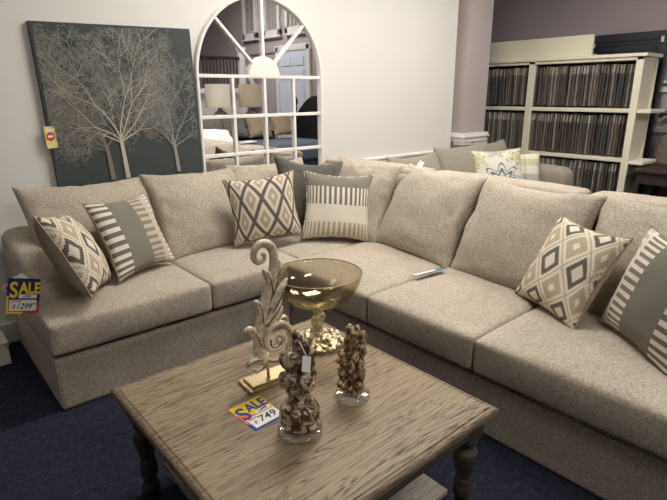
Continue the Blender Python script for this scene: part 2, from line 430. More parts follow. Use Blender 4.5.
# right wall further back, seen only in the mirror: door, shuttered windows, picture rail
bm = B((6.84, 6.9, -2.46, -2.36, 0, 2.5), (6.84, 6.9, -1.37, -1.27, 0, 2.5), (6.84, 6.9, -2.5, -1.23, 2.4, 2.52))
struct('trim_4', bm, M['white_trim'], bevel=.006)
bm = B((6.86, 6.9, -2.36, -1.37, .0, 2.4))
for y0, y1 in ((-2.26, -1.93), (-1.80, -1.47)):
    for z0, z1 in ((.25, 1.0), (1.12, 1.72), (1.84, 2.02), (2.10, 2.28)):
        box(bm, 6.845, 6.862, y0, y1, z0, z1)
dr = struct('door_1', bm, plain('door_paint', (214, 220, 232), .4, var=.02), bevel=.012)
kb = bmesh.new(); bmesh.ops.create_uvsphere(kb, u_segments=16, v_segments=10, radius=.035, matrix=Matrix.Translation((6.80, -1.45, 1.0)))
tube(kb, [(6.86, -1.45, 1.0), (6.80, -1.45, 1.0)], .014)
obj('door_handle', kb, M['gold'], dr, True)
for i, (y0, y1) in enumerate(((-3.72, -3.16), (-2.86, -2.26), (-2.06, -1.42))):
    bm = B((6.83, 6.9, y0, y0+.08, 2.74, 4.1), (6.83, 6.9, y1-.08, y1, 2.74, 4.1), (6.83, 6.9, y0, y1, 2.74, 2.86), (6.83, 6.9, y0, y1, 4.0, 4.1), (6.81, 6.9, y0-.03, y1+.03, 2.70, 2.74))
    wn = struct('window_%d' % (i+1), bm, M['white_trim'], bevel=.006)
    sb = bmesh.new()
    if i < 2:
        for k in range(26):
            z = 2.88+k*.043
            vs = [sb.verts.new(p) for p in ((6.86, y0+.08, z), (6.885, y0+.08, z+.034), (6.885, y1-.08, z+.034), (6.86, y1-.08, z))]
            sb.faces.new(vs)
        box(sb, 6.852, 6.862, (y0+y1)/2-.012, (y0+y1)/2+.012, 2.86, 4.0)
        obj('shutter_louvres', sb, plain('shutter_paint', (196, 188, 186), .5), wn)
        obj('shutter_backing', B((6.887, 6.898, y0+.08, y1-.08, 2.86, 4.0)), plain('shutter_shadow', (120, 114, 114), .7), wn)
    else:
        for k in range(1, 4): box(sb, 6.85, 6.87, y0+.08+k*(y1-y0-.16)/4-.012, y0+.08+k*(y1-y0-.16)/4+.012, 2.86, 4.0)
        obj('window_muntins', sb, M['white_trim'], wn)
        obj('pane', B((6.88, 6.888, y0+.08, y1-.08, 2.86, 4.0)), plain('grey_pane', (168, 168, 166), .2), wn)
struct('trim_5', B((6.87, 6.9, -6, -2.5, 2.40, 2.46)), M['lavender_dark'])

# ================================================================== SECTIONAL SOFA
sofa = thing('sectional_sofa', 'large oatmeal tweed L-shaped sectional sofa around the coffee table', 'sofa', (1.9, 2.9, 0))
def part(name, bm, mat, par=sofa, smooth=False, **k):
    o = obj(name, bm, mat, None, smooth, **k); o.parent = par
    o.matrix_parent_inverse = Matrix.Translation(-Vector(par.location)); return o
TW = M['tweed']
# skirted bases
part('base', B((.437, 1.88, 2.625, 3.62, .0, .287)), TW, bevel=.02)
part('base', B((1.88, 2.98, .02, 3.62, .0, .287)), TW, bevel=.02)
# back frames
part('back_frame', B((.70, 3.0, 3.46, 3.63, .28, .86)), TW, bevel=.05, seg=4)
bm = cushion_bm(2.80, 3.0, .05, 3.46, .28, .985, .05, .012, .0, 16, 3)
part('back_frame', bm, TW, smooth=True)
for y0, y1, sd in ((1.25, 2.30, 1), (.30, 1.20, 2), (2.36, 3.40, 3)):    # loose upholstered caps along the top rail
    part('back_rail_cap', cushion_bm(2.83, 3.06, y0, y1, .95, 1.015, .028, .012, .006, 12, sd), TW, smooth=True)
# sloping arm at the left end, profile in YZ extruded along X
def arm(x0, x1, prof, r=.05):
    bm = bmesh.new(); n = len(prof); K = 16; L = []; w = x1-x0
    cy = sum(p[0] for p in prof)/n; cz = sum(p[1] for p in prof)/n
    for k in range(K+1):
        t = .5-.5*math.cos(PI*k/K); x = x0+w*t; e = min(x-x0, x1-x)
        ins = r-math.sqrt(max(0, r*r-(r-min(e, r))**2)) ; cr = .02*(1-(2*t-1)**2)
        row = []
        for i, (y, z) in enumerate(prof):
            if z < .32: yy, zz = y+(ins*.4 if y < 3.2 else 0), z
            else:
                ty, tz = prof[(i+1) % n][0]-prof[i-1][0], prof[(i+1) % n][1]-prof[i-1][1]; q = math.hypot(ty, tz) or 1
                yy, zz = y+ins*tz/q, z-ins*ty/q+cr
            row.append(bm.verts.new((x, yy, zz)))
        L.append(row)
    for a, b_ in zip(L, L[1:]):
        for i in range(n): bm.faces.new((a[i], a[(i+1) % n], b_[(i+1) % n], b_[i]))
    bm.faces.new(L[0]); bm.faces.new(L[-1][::-1]); return bm
prof = smoothline([(2.89, .29), (2.875, .40), (2.88, .50), (2.91, .575), (2.98, .625), (3.15, .675), (3.40, .725), (3.58, .755), (3.63, .73)], 6)+[(3.63, .28)]
part('arm', arm(.44, .665, prof), TW, smooth=True)
part('arm', B((1.92, 2.9, .03, .26, .28, .62)), TW, bevel=.05, seg=4)
# seat cushions
SC = [(.43, 1.297, 2.595, 3.30), (1.303, 1.975, 2.60, 3.36), (1.98, 2.74, 2.65, 3.42), (1.845, 2.76, 1.872, 2.645), (1.845, 2.76, 1.183, 1.866), (1.845, 2.76, .27, 1.177)]
for i, (x0, x1, y0, y1) in enumerate(SC):
    part('seat_cushion', cushion_bm(x0, x1, y0, y1, .318, .488, .022, .032, .012, 18, i*7), TW, smooth=True)
# loose knife-edge back cushions
BC = [((.925, 3.335, .745), (.996, .06, -.03), (.05, -.86, .50), .80, .65, .27),
      ((1.635, 3.33, .745), (.99, .06, -.03), (.05, -.88, .45), .74, .64, .27),
      ((2.27, 3.34, .76), (.99, .0, -.02), (-.05, -.90, .42), .72, .62, .25),
      ((2.72, 2.87, .765), (0, -1, -.02), (-.90, -.02, .42), .70, .63, .25),
      ((2.74, 2.19, .757), (-.12, -.99, -.01), (-.86, .09, .50), .75, .66, .27),
      ((2.66, 1.45, .752), (-.10, -.99, -.01), (-.87, .10, .47), .77, .65, .27),
      ((2.66, .70, .75), (0, -1, 0), (-.87, 0, .47), .78, .65, .27)]
for i, (c, u, n, w, h, t) in enumerate(BC):
    bm, e = pillow_bm(w, h, t, .075, 30, .40, .04 if i == 3 else .030, i*11, .014)
    o = obj('back_cushion', bm, [TW, TW], None, True); o.parent = sofa
    o.matrix_parent_inverse = Matrix.Translation(-Vector(sofa.location)); o.matrix_basis = frame(c, u, n)

# throw pillows on the sectional
PB = M['pillow_back']
throw_pillow('ikat diamond pillow leaning on the left sofa arm', (.665, 2.86, .748), (.40, .89, -.22), (.82, -.33, .46), .45, .47, .21, M['ikat_b'], PB, seed=1)
throw_pillow('grey and white stripe-banded pillow beside the left-arm diamond pillow', (1.035, 3.05, .745), (.90, .43, -.04), (.40, -.79, .46), .47, .48, .15, M['stripe_l'], PB, seed=2)
throw_pillow('cream and charcoal diamond lattice pillow left of the charcoal velvet pillow', (1.94, 2.99, .782), (.90, -.42, .10), (-.38, -.90, .18), .50, .46, .15, M['ikat_a'], PB, seed=3)
throw_pillow('plain charcoal velvet pillow behind two patterned pillows in the sofa corner', (2.40, 3.07, .81), (.92, -.38, -.13), (-.30, -.88, .34), .56, .56, .16, M['velvet'], M['velvet'], seed=4, pull=.2)
throw_pillow('stripe-banded pillow with grey top in the sofa corner', (2.44, 2.78, .753), (.82, -.56, -.09), (-.50, -.80, .33), .52, .50, .15, M['stripe_c'], PB, M['cordtrim'], 5)
throw_pillow('ikat diamond pillow on the right sofa seat tilted on one corner', (2.43, 1.06, .715), (-.47, -.883, -.002), (-.774, .411, .482), .49, .49, .16, M['ikat_b'], PB, seed=6)
throw_pillow('stripe-banded pillow cut off by the right picture edge', (2.29, .61, .738), (-.613, -.789, -.055), (-.761, .569, .312), .49, .49, .16, M['stripe_r'], PB, seed=8)

# ================================================================== SECOND SOFA + ITS PILLOWS
s2 = thing('grey_sofa', 'plain grey linen sofa against the back wall behind the sectional', 'sofa', (4.45, 3.1, 0))
GL = M['grey_linen']
part('base', B((3.35, 5.62, 2.55, 3.45, .05, .32)), GL, s2, bevel=.02)
part('back_frame', B((3.36, 5.60, 3.30, 3.50, .3, .93)), GL, s2, bevel=.05, seg=4)
part('arm', cushion_bm(5.36, 5.64, 2.50, 3.40, .28, .765, .09, .02, .01, 12, 1), GL, s2, True)
part('arm', cushion_bm(3.33, 3.50, 2.53, 3.40, .28, .66, .07, .02, .01, 12, 2), GL, s2, True)
for x0, x1 in ((3.5, 4.42), (4.43, 5.36)): part('seat_cushion', cushion_bm(x0, x1, 2.53, 3.25, .32, .50, .04, .03, .01, 12, x0), GL, s2, True)
for c, n, w, h in (((3.82, 3.17, .73), (0, -.92, .38), .72, .56), ((4.57, 3.16, .755), (-.08, -.94, .32), .84, .60), ((5.12, 3.2, .76), (.0, -.94, .32), .62, .58)):
    bm, e = pillow_bm(w, h, .22, .05, 20, .4, .02, c[0], .02)
    o = obj('back_cushion', bm, [GL, GL], None, True); o.parent = s2
    o.matrix_parent_inverse = Matrix.Translation(-Vector(s2.location)); o.matrix_basis = frame(c, (1, 0, 0), n)
for x in (3.42, 5.55):
    for y in (2.6, 3.4): part('leg', lathe(bmesh.new(), [(0, 0), (.02, 0), (.03, .06), (0, .06)], (x, y, 0), 12), M['dark_wood'], s2)
throw_pillow('floral medallion pillow in teal and olive on the grey linen sofa', (4.76, 2.92, .79), (.78, -.62, .06), (-.55, -.72, .36), .54, .42, .15, M['floral'], M['grey_linen'], seed=9)
throw_pillow('small plaid pillow in blue and yellow beside the floral pillow', (5.09, 2.83, .745), (.70, -.70, .02), (-.6, -.68, .36), .40, .42, .14, M['plaid'], M['grey_linen'], seed=10)

# ================================================================== COFFEE TABLE
ct = thing('coffee_table', 'square weathered oak coffee table with turned charcoal legs and lower shelf', 'table', (.98, 1.34, 0))
tx0, tx1, ty0, ty1 = .478, 1.478, .818, 1.86
cx, cy = .98, 1.34
def tpart(name, bm, mat, **k): return part(name, bm, mat, ct, **k)
bm = B((tx0+.022, tx1-.022, ty0+.022, ty1-.022, .455, .48)); tpart('tabletop', bm, M['oak'], bevel=.006)
bm = bmesh.new()    # ogee edge moulding
R_ = [(.024, .474), (.021, .478), (.018, .4792), (0.010, .478), (.003, .473), (0, .466), (0, .452), (.006, .444), (.016, .442), (.024, .430), (.06, .428), (.06, .46)]
rings = []
for d, z in R_:
    rings.append([bm.verts.new(p) for p in ((tx0+d, ty0+d, z), (tx1-d, ty0+d, z), (tx1-d, ty1-d, z), (tx0+d, ty1-d, z))])
for a, b_ in zip(rings, rings[1:]):
    for k in range(4): bm.faces.new((a[k], a[(k+1) % 4], b_[(k+1) % 4], b_[k]))
tpart('edge_moulding', bm, M['oak_edge'])
ins = .045
bm = bmesh.new()
for a in ((tx0+ins, tx1-ins, ty0+ins, ty0+ins+.02), (tx0+ins, tx1-ins, ty1-ins-.02, ty1-ins), (tx0+ins, tx0+ins+.02, ty0+ins, ty1-ins), (tx1-ins-.02, tx1-ins, ty0+ins, ty1-ins)):
    box(bm, *a, .375, .438)
for a in ((tx0+ins-.008, tx1-ins+.008, ty0+ins-.008, ty0+ins), (tx0+ins-.008, tx0+ins, ty0+ins, ty1-ins), (tx1-ins, tx1-ins+.008, ty0+ins, ty1-ins), (tx0+ins, tx1-ins, ty1-ins, ty1-ins+.008)):
    box(bm, *a, .375, .392)
tpart('apron', bm, M['charcoal_leg'], bevel=.003)
LEG = [(0, .0), (.030, 0), (.036, .02), (.036, .05), (.026, .065), (.024, .09), (.034, .10), (.034, .14), (.030, .15), (.033, .165), (.026, .18), (.030, .20), (.042, .245), (.047, .275), (.044, .292), (.030, .305), (.026, .318), (.040, .328), (.042, .34), (.038, .35), (.030, .36), (0, .36)]
for x in (tx0+.078, tx1-.070):
    for y in (ty0+.078, ty1-.082):
        bm = lathe(bmesh.new(), LEG, (x, y, 0), 28); box(bm, x-.042, x+.042, y-.042, y+.042, .352, .438)
        o = tpart('leg', bm, M['charcoal_leg'], bevel=.004)
        for p_ in o.data.polygons: p_.use_smooth = p_.area < .001
tpart('lower_shelf', B((tx0+.128, tx1-.128, ty0+.10, ty1-.10, .108, .132)), M['shelf_oak'], bevel=.005)

# ------------------------------------------------------------------ on the table
TZ = .48
# carved acanthus scroll on a brass stand
sc = thing('scroll_ornament', 'tall carved champagne acanthus scroll standing on a brass base', 'ornament', (.958, 1.508, TZ), math.radians(-4))
bm = B((-.10, .112, -.056, .056, 0, .014), (-.084, .096, -.042, .042, .014, .024))
obj('base_plate', bm, M['gold'], sc, bevel=.003)
obj('rod', tube(bmesh.new(), [(0.005, 0, .02), (.005, 0, .12)], .006, 12), M['gold'], sc, True)
def SP(px, py): return ((px-114)/2.94/215, 0, .07+(372-py)/2.94/226)     # drawing units -> metres in the ornament's plane
def stroke(bm, pts, r0, r1, fl=.6, k=6, n=10, mid=None, dy=0, mi=0):
    P = smoothline([SP(*p) for p in pts], k); L = len(P)
    rad = []
    for i in range(L):
        t = i/(L-1)
        rad.append(max(.0012, (r0+(r1-r0)*t) if mid is None else ((r0+(mid-r0)*t*2) if t < .5 else (mid+(r1-mid)*(2*t-1)))))
    tube(bm, [(x, y+dy, z) for x, y, z in P], rad, n, ((0, 1, 0), fl), mi=mi)
bm = bmesh.new()
main = [(118, 368), (101, 352), (93, 324), (94, 294), (100, 260), (109, 224), (121, 188), (136, 152), (143, 120), (146, 92), (142, 68), (128, 52), (110, 51), (97, 62), (94, 80), (103, 93), (116, 92), (121, 80), (114, 73)]
P = smoothline([SP(*p) for p in main], 7); L = len(P)
def rr(t): return .021 if t < .3 else (.021-(t-.3)/.3*.004 if t < .6 else max(.007, .017-(t-.6)/.4*.010))
tube(bm, P, [rr(i/(L-1)) for i in range(L)], 14, ((0, 1, 0), .75))
for off, r0 in ((7, .005), (-7, .005)):          # carved ribs along the stem
    q = [(p[0]+off*(1 if i < 8 else .55), p[1]+(off*.3)) for i, p in enumerate(main[1:13])]
    stroke(bm, q, r0, r0*.7, 2.6 if off == 0 else 2.1, 6, 8)
for off in (-3, 3):         # thin dark brown lines along the grooves between the ribs
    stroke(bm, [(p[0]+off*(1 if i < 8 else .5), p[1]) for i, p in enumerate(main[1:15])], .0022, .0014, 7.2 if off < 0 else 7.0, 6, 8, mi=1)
obj('scroll_stem', bm, [M['champagne'], M['dark_lines']], sc, True)
bm = bmesh.new()
stroke(bm, [(106, 358), (134, 368), (164, 354), (180, 324), (177, 288), (157, 264), (130, 265), (112, 286), (112, 314), (130, 332), (150, 327), (158, 309), (149, 296), (138, 301)], .013, .007, 1.1, 7, 12, .012, -.012)
stroke(bm, [(114, 352), (140, 357), (164, 340), (171, 310), (163, 284)], .004, .004, 1.6, 6, 8, None, -.024)
bmesh.ops.create_uvsphere(bm, u_segments=14, v_segments=10, radius=.012, matrix=Matrix.Translation(Vector(SP(142, 306))+Vector((0, -.02, 0))))
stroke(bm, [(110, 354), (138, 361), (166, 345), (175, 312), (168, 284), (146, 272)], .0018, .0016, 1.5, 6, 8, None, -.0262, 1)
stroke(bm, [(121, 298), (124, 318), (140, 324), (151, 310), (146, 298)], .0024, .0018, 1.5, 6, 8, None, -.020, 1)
obj('lower_volute', bm, [M['champagne'], M['dark_lines']], sc, True)
bm = bmesh.new()
for pts, r in (([(94, 310), (84, 276), (70, 258), (56, 260)], .016), ([(96, 348), (78, 344), (64, 350), (62, 362)], .013), ([(104, 366), (86, 376), (72, 366)], .012),
               ([(104, 250), (102, 218), (96, 196), (87, 188)], .013), ([(132, 178), (128, 142), (120, 120), (113, 114)], .014),
               ([(134, 220), (152, 192), (166, 164), (178, 150)], .017), ([(112, 258), (134, 238), (152, 216), (160, 198)], .014), ([(112, 276), (138, 256), (154, 240), (162, 222)], .012),
               ([(140, 264), (158, 252), (172, 258), (178, 274)], .010), ([(146, 140), (156, 118), (160, 100)], .010)):
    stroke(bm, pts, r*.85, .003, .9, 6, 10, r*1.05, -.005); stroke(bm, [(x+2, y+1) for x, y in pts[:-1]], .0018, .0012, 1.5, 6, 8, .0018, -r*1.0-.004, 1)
obj('acanthus_leaves', bm, [M['champagne'], M['dark_lines']], sc, True)

# compote bowl
bo = thing('pedestal_bowl', 'smoked amber glass bowl on a gold coral-like pedestal', 'bowl', (1.306, 1.624, TZ+.002))
RR = .194; prof = []
for k in range(15):
    a = k/14*PI/2*.97; prof.append((RR*math.sin(a)**.9 if a else 0, .178+.160*(1-math.cos(a))))
inner = [(max(0, r-.0045), z+.0045) for r, z in prof]; inner[-1] = (inner[-1][0], prof[-1][1])
bm = lathe(bmesh.new(), prof+inner[::-1], n=64); obj('glass_bowl', bm, M['amber'], bo, True)
bm = lathe(bmesh.new(), [(0, .15), (.022, .15), (.02, .158), (.012, .166), (.022, .174), (.03, .1785), (0, .1785)], n=24)
rm = bmesh.new(); zt_ = prof[-1][1]+.002; tube(rm, [(RR*math.cos(2*PI*k/64)*.997, RR*math.sin(2*PI*k/64)*.997, zt_) for k in range(65)], .0028, 8, cap=False)
obj('rim', rm, plain('amber_rim', (168, 150, 112), .2, .4), bo, True)
obj('stem_collar', bm, M['coral_gold'], bo, True)
def blob_obj(name, blobs, mat, par, vox, disp=0, dscale=40, smooth_it=4, sub=3):
    """blobs (x,y,z,rx,ry,rz) fused into one continuous skin"""
    bm = bmesh.new()
    for (x, y, z, a, b_, c) in blobs:
        bmesh.ops.create_icosphere(bm, subdivisions=sub, radius=1, matrix=Matrix.Translation((x, y, z)) @ Matrix.Diagonal((a, b_, c, 1)))
    me = bpy.data.meshes.new(name+'_raw'); bm.to_mesh(me); bm.free()
    t = bpy.data.objects.new(name+'_raw', me); COL.objects.link(t)
    r = t.modifiers.new('r', 'REMESH'); r.mode = 'VOXEL'; r.voxel_size = vox
    s_ = t.modifiers.new('s', 'SMOOTH'); s_.iterations = smooth_it; s_.factor = .5
    dg = bpy.context.evaluated_depsgraph_get(); me2 = bpy.data.meshes.new_from_object(t.evaluated_get(dg))
    bpy.data.objects.remove(t); bpy.data.meshes.remove(me); me2.name = name
    if disp:
        nr = [v_.normal.copy() for v_ in me2.vertices]
        for v_, n_ in zip(me2.vertices, nr): v_.co += n_*disp*noise.noise(v_.co*dscale)
    for p_ in me2.polygons: p_.use_smooth = True
    me2.materials.clear(); me2.materials.append(mat)
    o = bpy.data.objects.new(name, me2); return link(o, par)
rnd = random.Random(3)
bl = [(0, 0, .012, .085, .085, .012), (0, 0, .03, .05, .05, .02)]
for k in range(130):
    a = rnd.random()*2*PI; r = .115*math.sqrt(rnd.random()); z = .012+.055*(1-r/.115)**1.2*rnd.uniform(.7, 1.1)
    s_ = rnd.uniform(.007, .013); bl.append((r*math.cos(a), r*math.sin(a), max(s_, z), s_*1.1, s_*1.1, s_))
blob_obj('coral_foot', bl, M['coral_gold'], bo, .0032, .002, 90, 1, 2)
bl = [(.0, 0, .07, .022, .022, .03), (.004, .004, .105, .03, .026, .026), (-.012, -.006, .12, .022, .02, .022), (.012, -.008, .128, .02, .02, .022), (0, 0, .14, .02, .02, .016), (-.004, .012, .10, .02, .018, .024)]
blob_obj('stem', bl, M['coral_gold'], bo, .003, .003, 60, 2, 3)

# mottled brown cactus-shaped sculpture on a clear disc
def disc(par, r, h): obj('acrylic_disc', lathe(bmesh.new(), [(0, 0.0005), (r-.004, 0), (r, .004), (r, h-.004), (r-.004, h), (0, h)], n=48), M['acrylic'], par, True)
sa = thing('sculpture', 'brown and cream mottled lobed sculpture on clear disc beside the sale card', 'ornament', (.862, 1.172, TZ), math.radians(-40))
disc(sa, .074, .022)
bl = [(0, 0, .046, .066, .064, .025), (0, 0, .078, .069, .066, .050), (0, 0, .115, .046, .044, .03), (0, 0, .145, .036, .034, .035), (.0, 0, .165, .034, .03, .03),
      (-.034, -.008, .198, .030, .026, .030), (.02, -.022, .192, .032, .026, .030), (.03, .012, .205, .026, .024, .034), (-.008, .014, .21, .034, .026, .034), (-.012, -.018, .172, .03, .024, .026),
      (-.048, 0, .205, .018, .018, .02), (-.022, -.004, .262, .034, .024, .036), (-.044, -.004, .27, .018, .018, .024), (.012, 0, .25, .026, .022, .04),
      (.0, .004, .315, .020, .018, .040), (-.003, .004, .348, .016, .015, .022), (.026, .0, .292, .014, .014, .042), (.040, .004, .25, .013, .014, .045), (.046, .004, .285, .010, .011, .022)]
blob_obj('body', bl, M['mottled'], sa, .0035, .0035, 55, 2)
tg = bmesh.new()
for q_ in (0, .0012): tg.faces.new([tg.verts.new(p) for p in ((.014, -.082+q_, .272), (.040, -.082+q_, .268), (.043, -.062+q_, .310), (.017, -.062+q_, .314))])
tube(tg, [(.029, -.062, .311), (.016, -.04, .33), (.004, -.018, .342)], .001, 6)
obj('hang_tag', tg, M['white_card'], sa)
# bronze totem-like animal sculpture on a clear disc
sb_ = thing('sculpture', 'bronze crouching animal sculpture on clear disc right of the pedestal bowl', 'ornament', (1.132, 1.212, TZ), math.radians(-42))
disc(sb_, .066, .024)
bl = [(0, 0, .05, .046, .042, .032), (0, .004, .09, .046, .040, .045), (.002, .006, .14, .044, .038, .05), (.0, .004, .19, .040, .034, .045), (.0, 0, .225, .030, .028, .03),
      (.002, -.004, .258, .028, .026, .026), (-.012, -.02, .252, .014, .014, .012), (.016, -.006, .28, .010, .010, .012), (-.014, -.002, .28, .010, .010, .012), (.0, -.026, .25, .013, .012, .011),
      (-.038, -.018, .19, .018, .018, .016), (-.036, -.022, .158, .022, .018, .016), (-.034, -.026, .118, .018, .016, .03), (-.036, -.024, .07, .020, .02, .02), (.036, -.012, .20, .015, .015, .04), (.04, 0, .24, .012, .012, .03),
      (.03, -.026, .12, .016, .016, .04), (.024, -.034, .07, .02, .018, .018), (-.006, -.034, .14, .014, .012, .03), (.008, -.034, .185, .014, .012, .014), (.0, -.036, .055, .018, .014, .012)]
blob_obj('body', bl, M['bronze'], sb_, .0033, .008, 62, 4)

# ------------------------------------------------------------------ printed cards
def text(par, s, size, mat, loc, bold=.0, shear=0, rot=0, sx=1, name='lettering', z=.0012):
    cu = bpy.data.curves.new('t', 'FONT'); cu.body = s; cu.size = size; cu.offset = bold; cu.shear = shear; cu.extrude = .0003
    t = bpy.data.objects.new('t', cu); COL.objects.link(t)
    dg = bpy.context.evaluated_depsgraph_get(); me = bpy.data.meshes.new_from_object(t.evaluated_get(dg))
    bpy.data.objects.remove(t); bpy.data.curves.remove(cu)
    me.materials.clear(); me.materials.append(mat); me.name = name
    for p_ in me.polygons: p_.material_index = 0
    o = bpy.data.objects.new(name, me); link(o, par)
    o.location = (loc[0], loc[1], z); o.rotation_euler = (0, 0, rot); o.scale = (sx, 1, 1); return o
def quad(bm, pts, z, mi=0):
    bm.faces.new([bm.verts.new((x, y, z)) for x, y in pts]).material_index = mi
def poly(par, name, polys, mat, z):
    bm = bmesh.new()
    for pts in polys: quad(bm, pts, z)
    return obj(name, bm, mat, par)
# flat card on the table; local x along the lettering, y up the card
A_, B_, D_ = Vector((.756, 1.453, 0)), Vector((.884, 1.434, 0)), Vector((.760, 1.285, 0))
cw, ch = .132, .165
cd = thing('sale_card', 'yellow and blue sale card lying on the tabletop by the brass base', 'sign')
cd.matrix_world = Matrix.Translation((.752, 1.272, TZ+.0004)) @ Matrix.Rotation(math.radians(3), 4, 'Z')
obj('card', B((0, cw, 0, ch, 0, .0012)), M['blue'], cd)
poly(cd, 'printed_panel', [((0, .075), (cw, .075), (cw, ch), (0, ch))], M['yellow'], .0014)
poly(cd, 'printed_panel', [((0, .05), (.018, .03), (.06, .075), (.0, .115))], M['coral'], .0016)
poly(cd, 'price_panel', [((.012, .010), (cw-.004, .010), (cw-.004, .072), (.012, .072))], M['white_card'], .0018)
poly(cd, 'price_panel', [((.062, .078), (cw-.01, .078), (cw-.01, .097), (.062, .097))], M['white_card'], .0018)
text(cd, 'S', .105, M['blue'], (.004, .070), .0022, z=.0022, sx=.80)
text(cd, 'ALE', .070, M['blue'], (.046, .101), .0022, z=.0022, sx=.72)
text(cd, 'NOW', .014, M['redink'], (.016, .056), .0003, z=.0022)
text(cd, '$', .026, M['redink'], (.020, .028), .0003, .2, z=.0022)
text(cd, '749', .050, M['ink'], (.042, .026), .0004, .2, z=.0022, sx=.95)
text(cd, '1,499', .018, M['ink'], (.070, .081), .0002, .2, z=.0022)
poly(cd, 'strike_line', [((.072, .078), (.074, .077), (.118, .098), (.116, .099))], M['ink'], .0024)

# hanging sale sign at the sofa arm
hs = thing('sale_sign', 'hanging sale price sign against the left sofa arm', 'sign')
hs.matrix_world = frame((.302, 2.835, .515), (1, 0, -.24), (-.10, -.97, .12))
sw, sh = .142, .178
obj('card', B((0, sw, 0, sh, -.002, 0)), M['navyblue'], hs)
poly(hs, 'border', [((0, 0), (.008, 0), (.008, .09), (0, .09)), ((0, 0), (sw*.5, 0), (sw*.5, .010), (0, .010))], M['yellow'], .0004)
poly(hs, 'border', [((sw*.5, 0), (sw, 0), (sw, .010), (sw*.5, .010)), ((sw-.01, 0), (sw, 0), (sw, .06), (sw-.01, .06))], M['red'], .0005)
poly(hs, 'price_panel', [((.012, .014), (sw-.012, .014), (sw-.012, .070), (.012, .070)), ((.05, .078), (sw-.012, .078), (sw-.012, .098), (.05, .098))], M['white_card'], .0006)
text(hs, 'S', .110, M['yellow'], (.010, .083), .0025, z=.001, sx=.72)
text(hs, 'ALE', .078, M['yellow'], (.052, .104), .0025, z=.001, sx=.70)
text(hs, 'NOW', .018, M['redink'], (.016, .056), .0004, z=.001)
text(hs, '$', .036, M['redink'], (.020, .022), .0006, .2, z=.001)
text(hs, '1299', .040, M['ink'], (.040, .024), .0005, .3, z=.001, sx=.85)
text(hs, '99', .014, M['ink'], (.112, .044), .0002, .1, z=.001)
text(hs, '1599', .018, M['ink'], (.066, .081), .0003, .2, z=.001)
bm = bmesh.new()
quad(bm, [(-.022, .125), (.03, .19), (.062, .165), (.012, .10)], -.004); quad(bm, [(.035, .19), (.055, .205), (.09, .18), (.07, .165)], -.0045)
obj('backing_tag', bm, M['white_card'], hs)
bm = bmesh.new(); quad(bm, [(-.016, .127), (-.004, .142), (.006, .132), (-.004, .118)], -.0034); obj('backing_stripe', bm, M['red'], hs)
obj('string', tube(bmesh.new(), [(.06, .17, -.006), (.09, .20, -.02), (.13, .22, -.03)], .0012, 6), M['cord'], hs, True)

# small cream box on the carpet with a white cord
cb = thing('storage_box', 'small cream box on the carpet at the left picture edge', 'box', (.14, 3.46, 0))
obj('box_body', B((-.2, .2, -.09, .12, 0, .12)), M['cream'], cb, bevel=.006)
obj('lid', B((-.205, .205, -.095, .125, .12, .145)), M['cream'], cb, bevel=.005)
cdo = obj('power_cord', tube(bmesh.new(), smoothline([(.30, 2.862, .50), (.305, 2.9, .40), (.31, 3.05, .26), (.31, 3.22, .17), (.28, 3.345, .158), (.2, 3.38, .152), (.1, 3.36, .152), (.02, 3.42, .152)], 8), .004, 8), M['cord'], None, True)
tag(cdo, 'thin white cord hanging from the sale sign onto the cream box', 'cord')

# leaflet tucked in the seat seam + little tag on the back rail
lf = thing('leaflet', 'blue-edged white leaflet lying across the sectional seat seam', 'leaflet')
lf.matrix_world = frame((2.325, 1.825, .525), (.985, -.19, .01), (.02, .25, 1))
obj('cover', B((-.11, .11, -.03, .03, -.0015, .0015)), plain('leaflet_blue', (70, 120, 150), .4), lf)
obj('page', B((-.11, .05, -.016, .028, .0016, .0022)), M['white_card'], lf)
bm = bmesh.new(); quad(bm, [(-.02, -.03), (.02, -.036), (.024, .024), (-.014, .034)], 0); quad(bm, [(-.02, -.03), (-.034, -.02), (-.028, .04), (-.014, .034)], .002)
wt = obj('paper_tag', bm, M['white_card']); wt.matrix_world = frame((2.90, 2.40, 1.05), (.2, -.98, -.25), (-.8, .1, .6)); tag(wt, 'small white paper tag on the sectional back rail', 'tag')
md = wt.modifiers.new('solid', 'SOLIDIFY'); md.thickness = .002

# ================================================================== PAINTING
pt_ = thing('painting', 'large square dark canvas painting of pale bare trees', 'painting')
pt_.matrix_world = Matrix.Translation((.816, YW-.0422, .962)) @ Matrix.Rotation(PI/2, 4, 'X') @ Matrix.Rotation(math.radians(1.3), 4, 'Z')    # local x right, y up, z towards the room
PW, PH = 1.022, 1.006
bm = bmesh.new(); box(bm, 0, PW, 0, PH, -.042, 0)
r2 = random.Random(21); zc = [0.0008]
segs = []
def branch(p, ang, ln, w, depth, mi, spread):
    x, y = p; k = 4; pts = [(x, y)]
    for i in range(k):
        ang += r2.gauss(0, .08); x += math.cos(ang)*ln/k; y += math.sin(ang)*ln/k; pts.append((x, y))
    w1 = w*.6
    for i in range(k): segs.append((pts[i], pts[i+1], w+(w1-w)*i/k, w+(w1-w)*(i+1)/k, mi if depth > 2 else (3 if r2.random() < .7 else 4), depth))
    if depth <= 0 or len(segs) > 90000: return
    nb = 2 if depth > 2 else 3
    for i in range(nb):
        a2 = ang + (i-(nb-1)/2)*spread*r2.uniform(.7, 1.3) + r2.gauss(0, .12)
        branch(pts[-1], a2, max(.016, ln*r2.uniform(.62, .82)), w1*.85, depth-1, mi, spread)
    if depth > 1:
        for q in (pts[1], pts[2], pts[3]):
            if r2.random() < .7: branch(q, ang+r2.choice((-1, 1))*r2.uniform(.5, 1.0), max(.016, ln*r2.uniform(.45, .7)), w1*.5, depth-2, mi, spread)
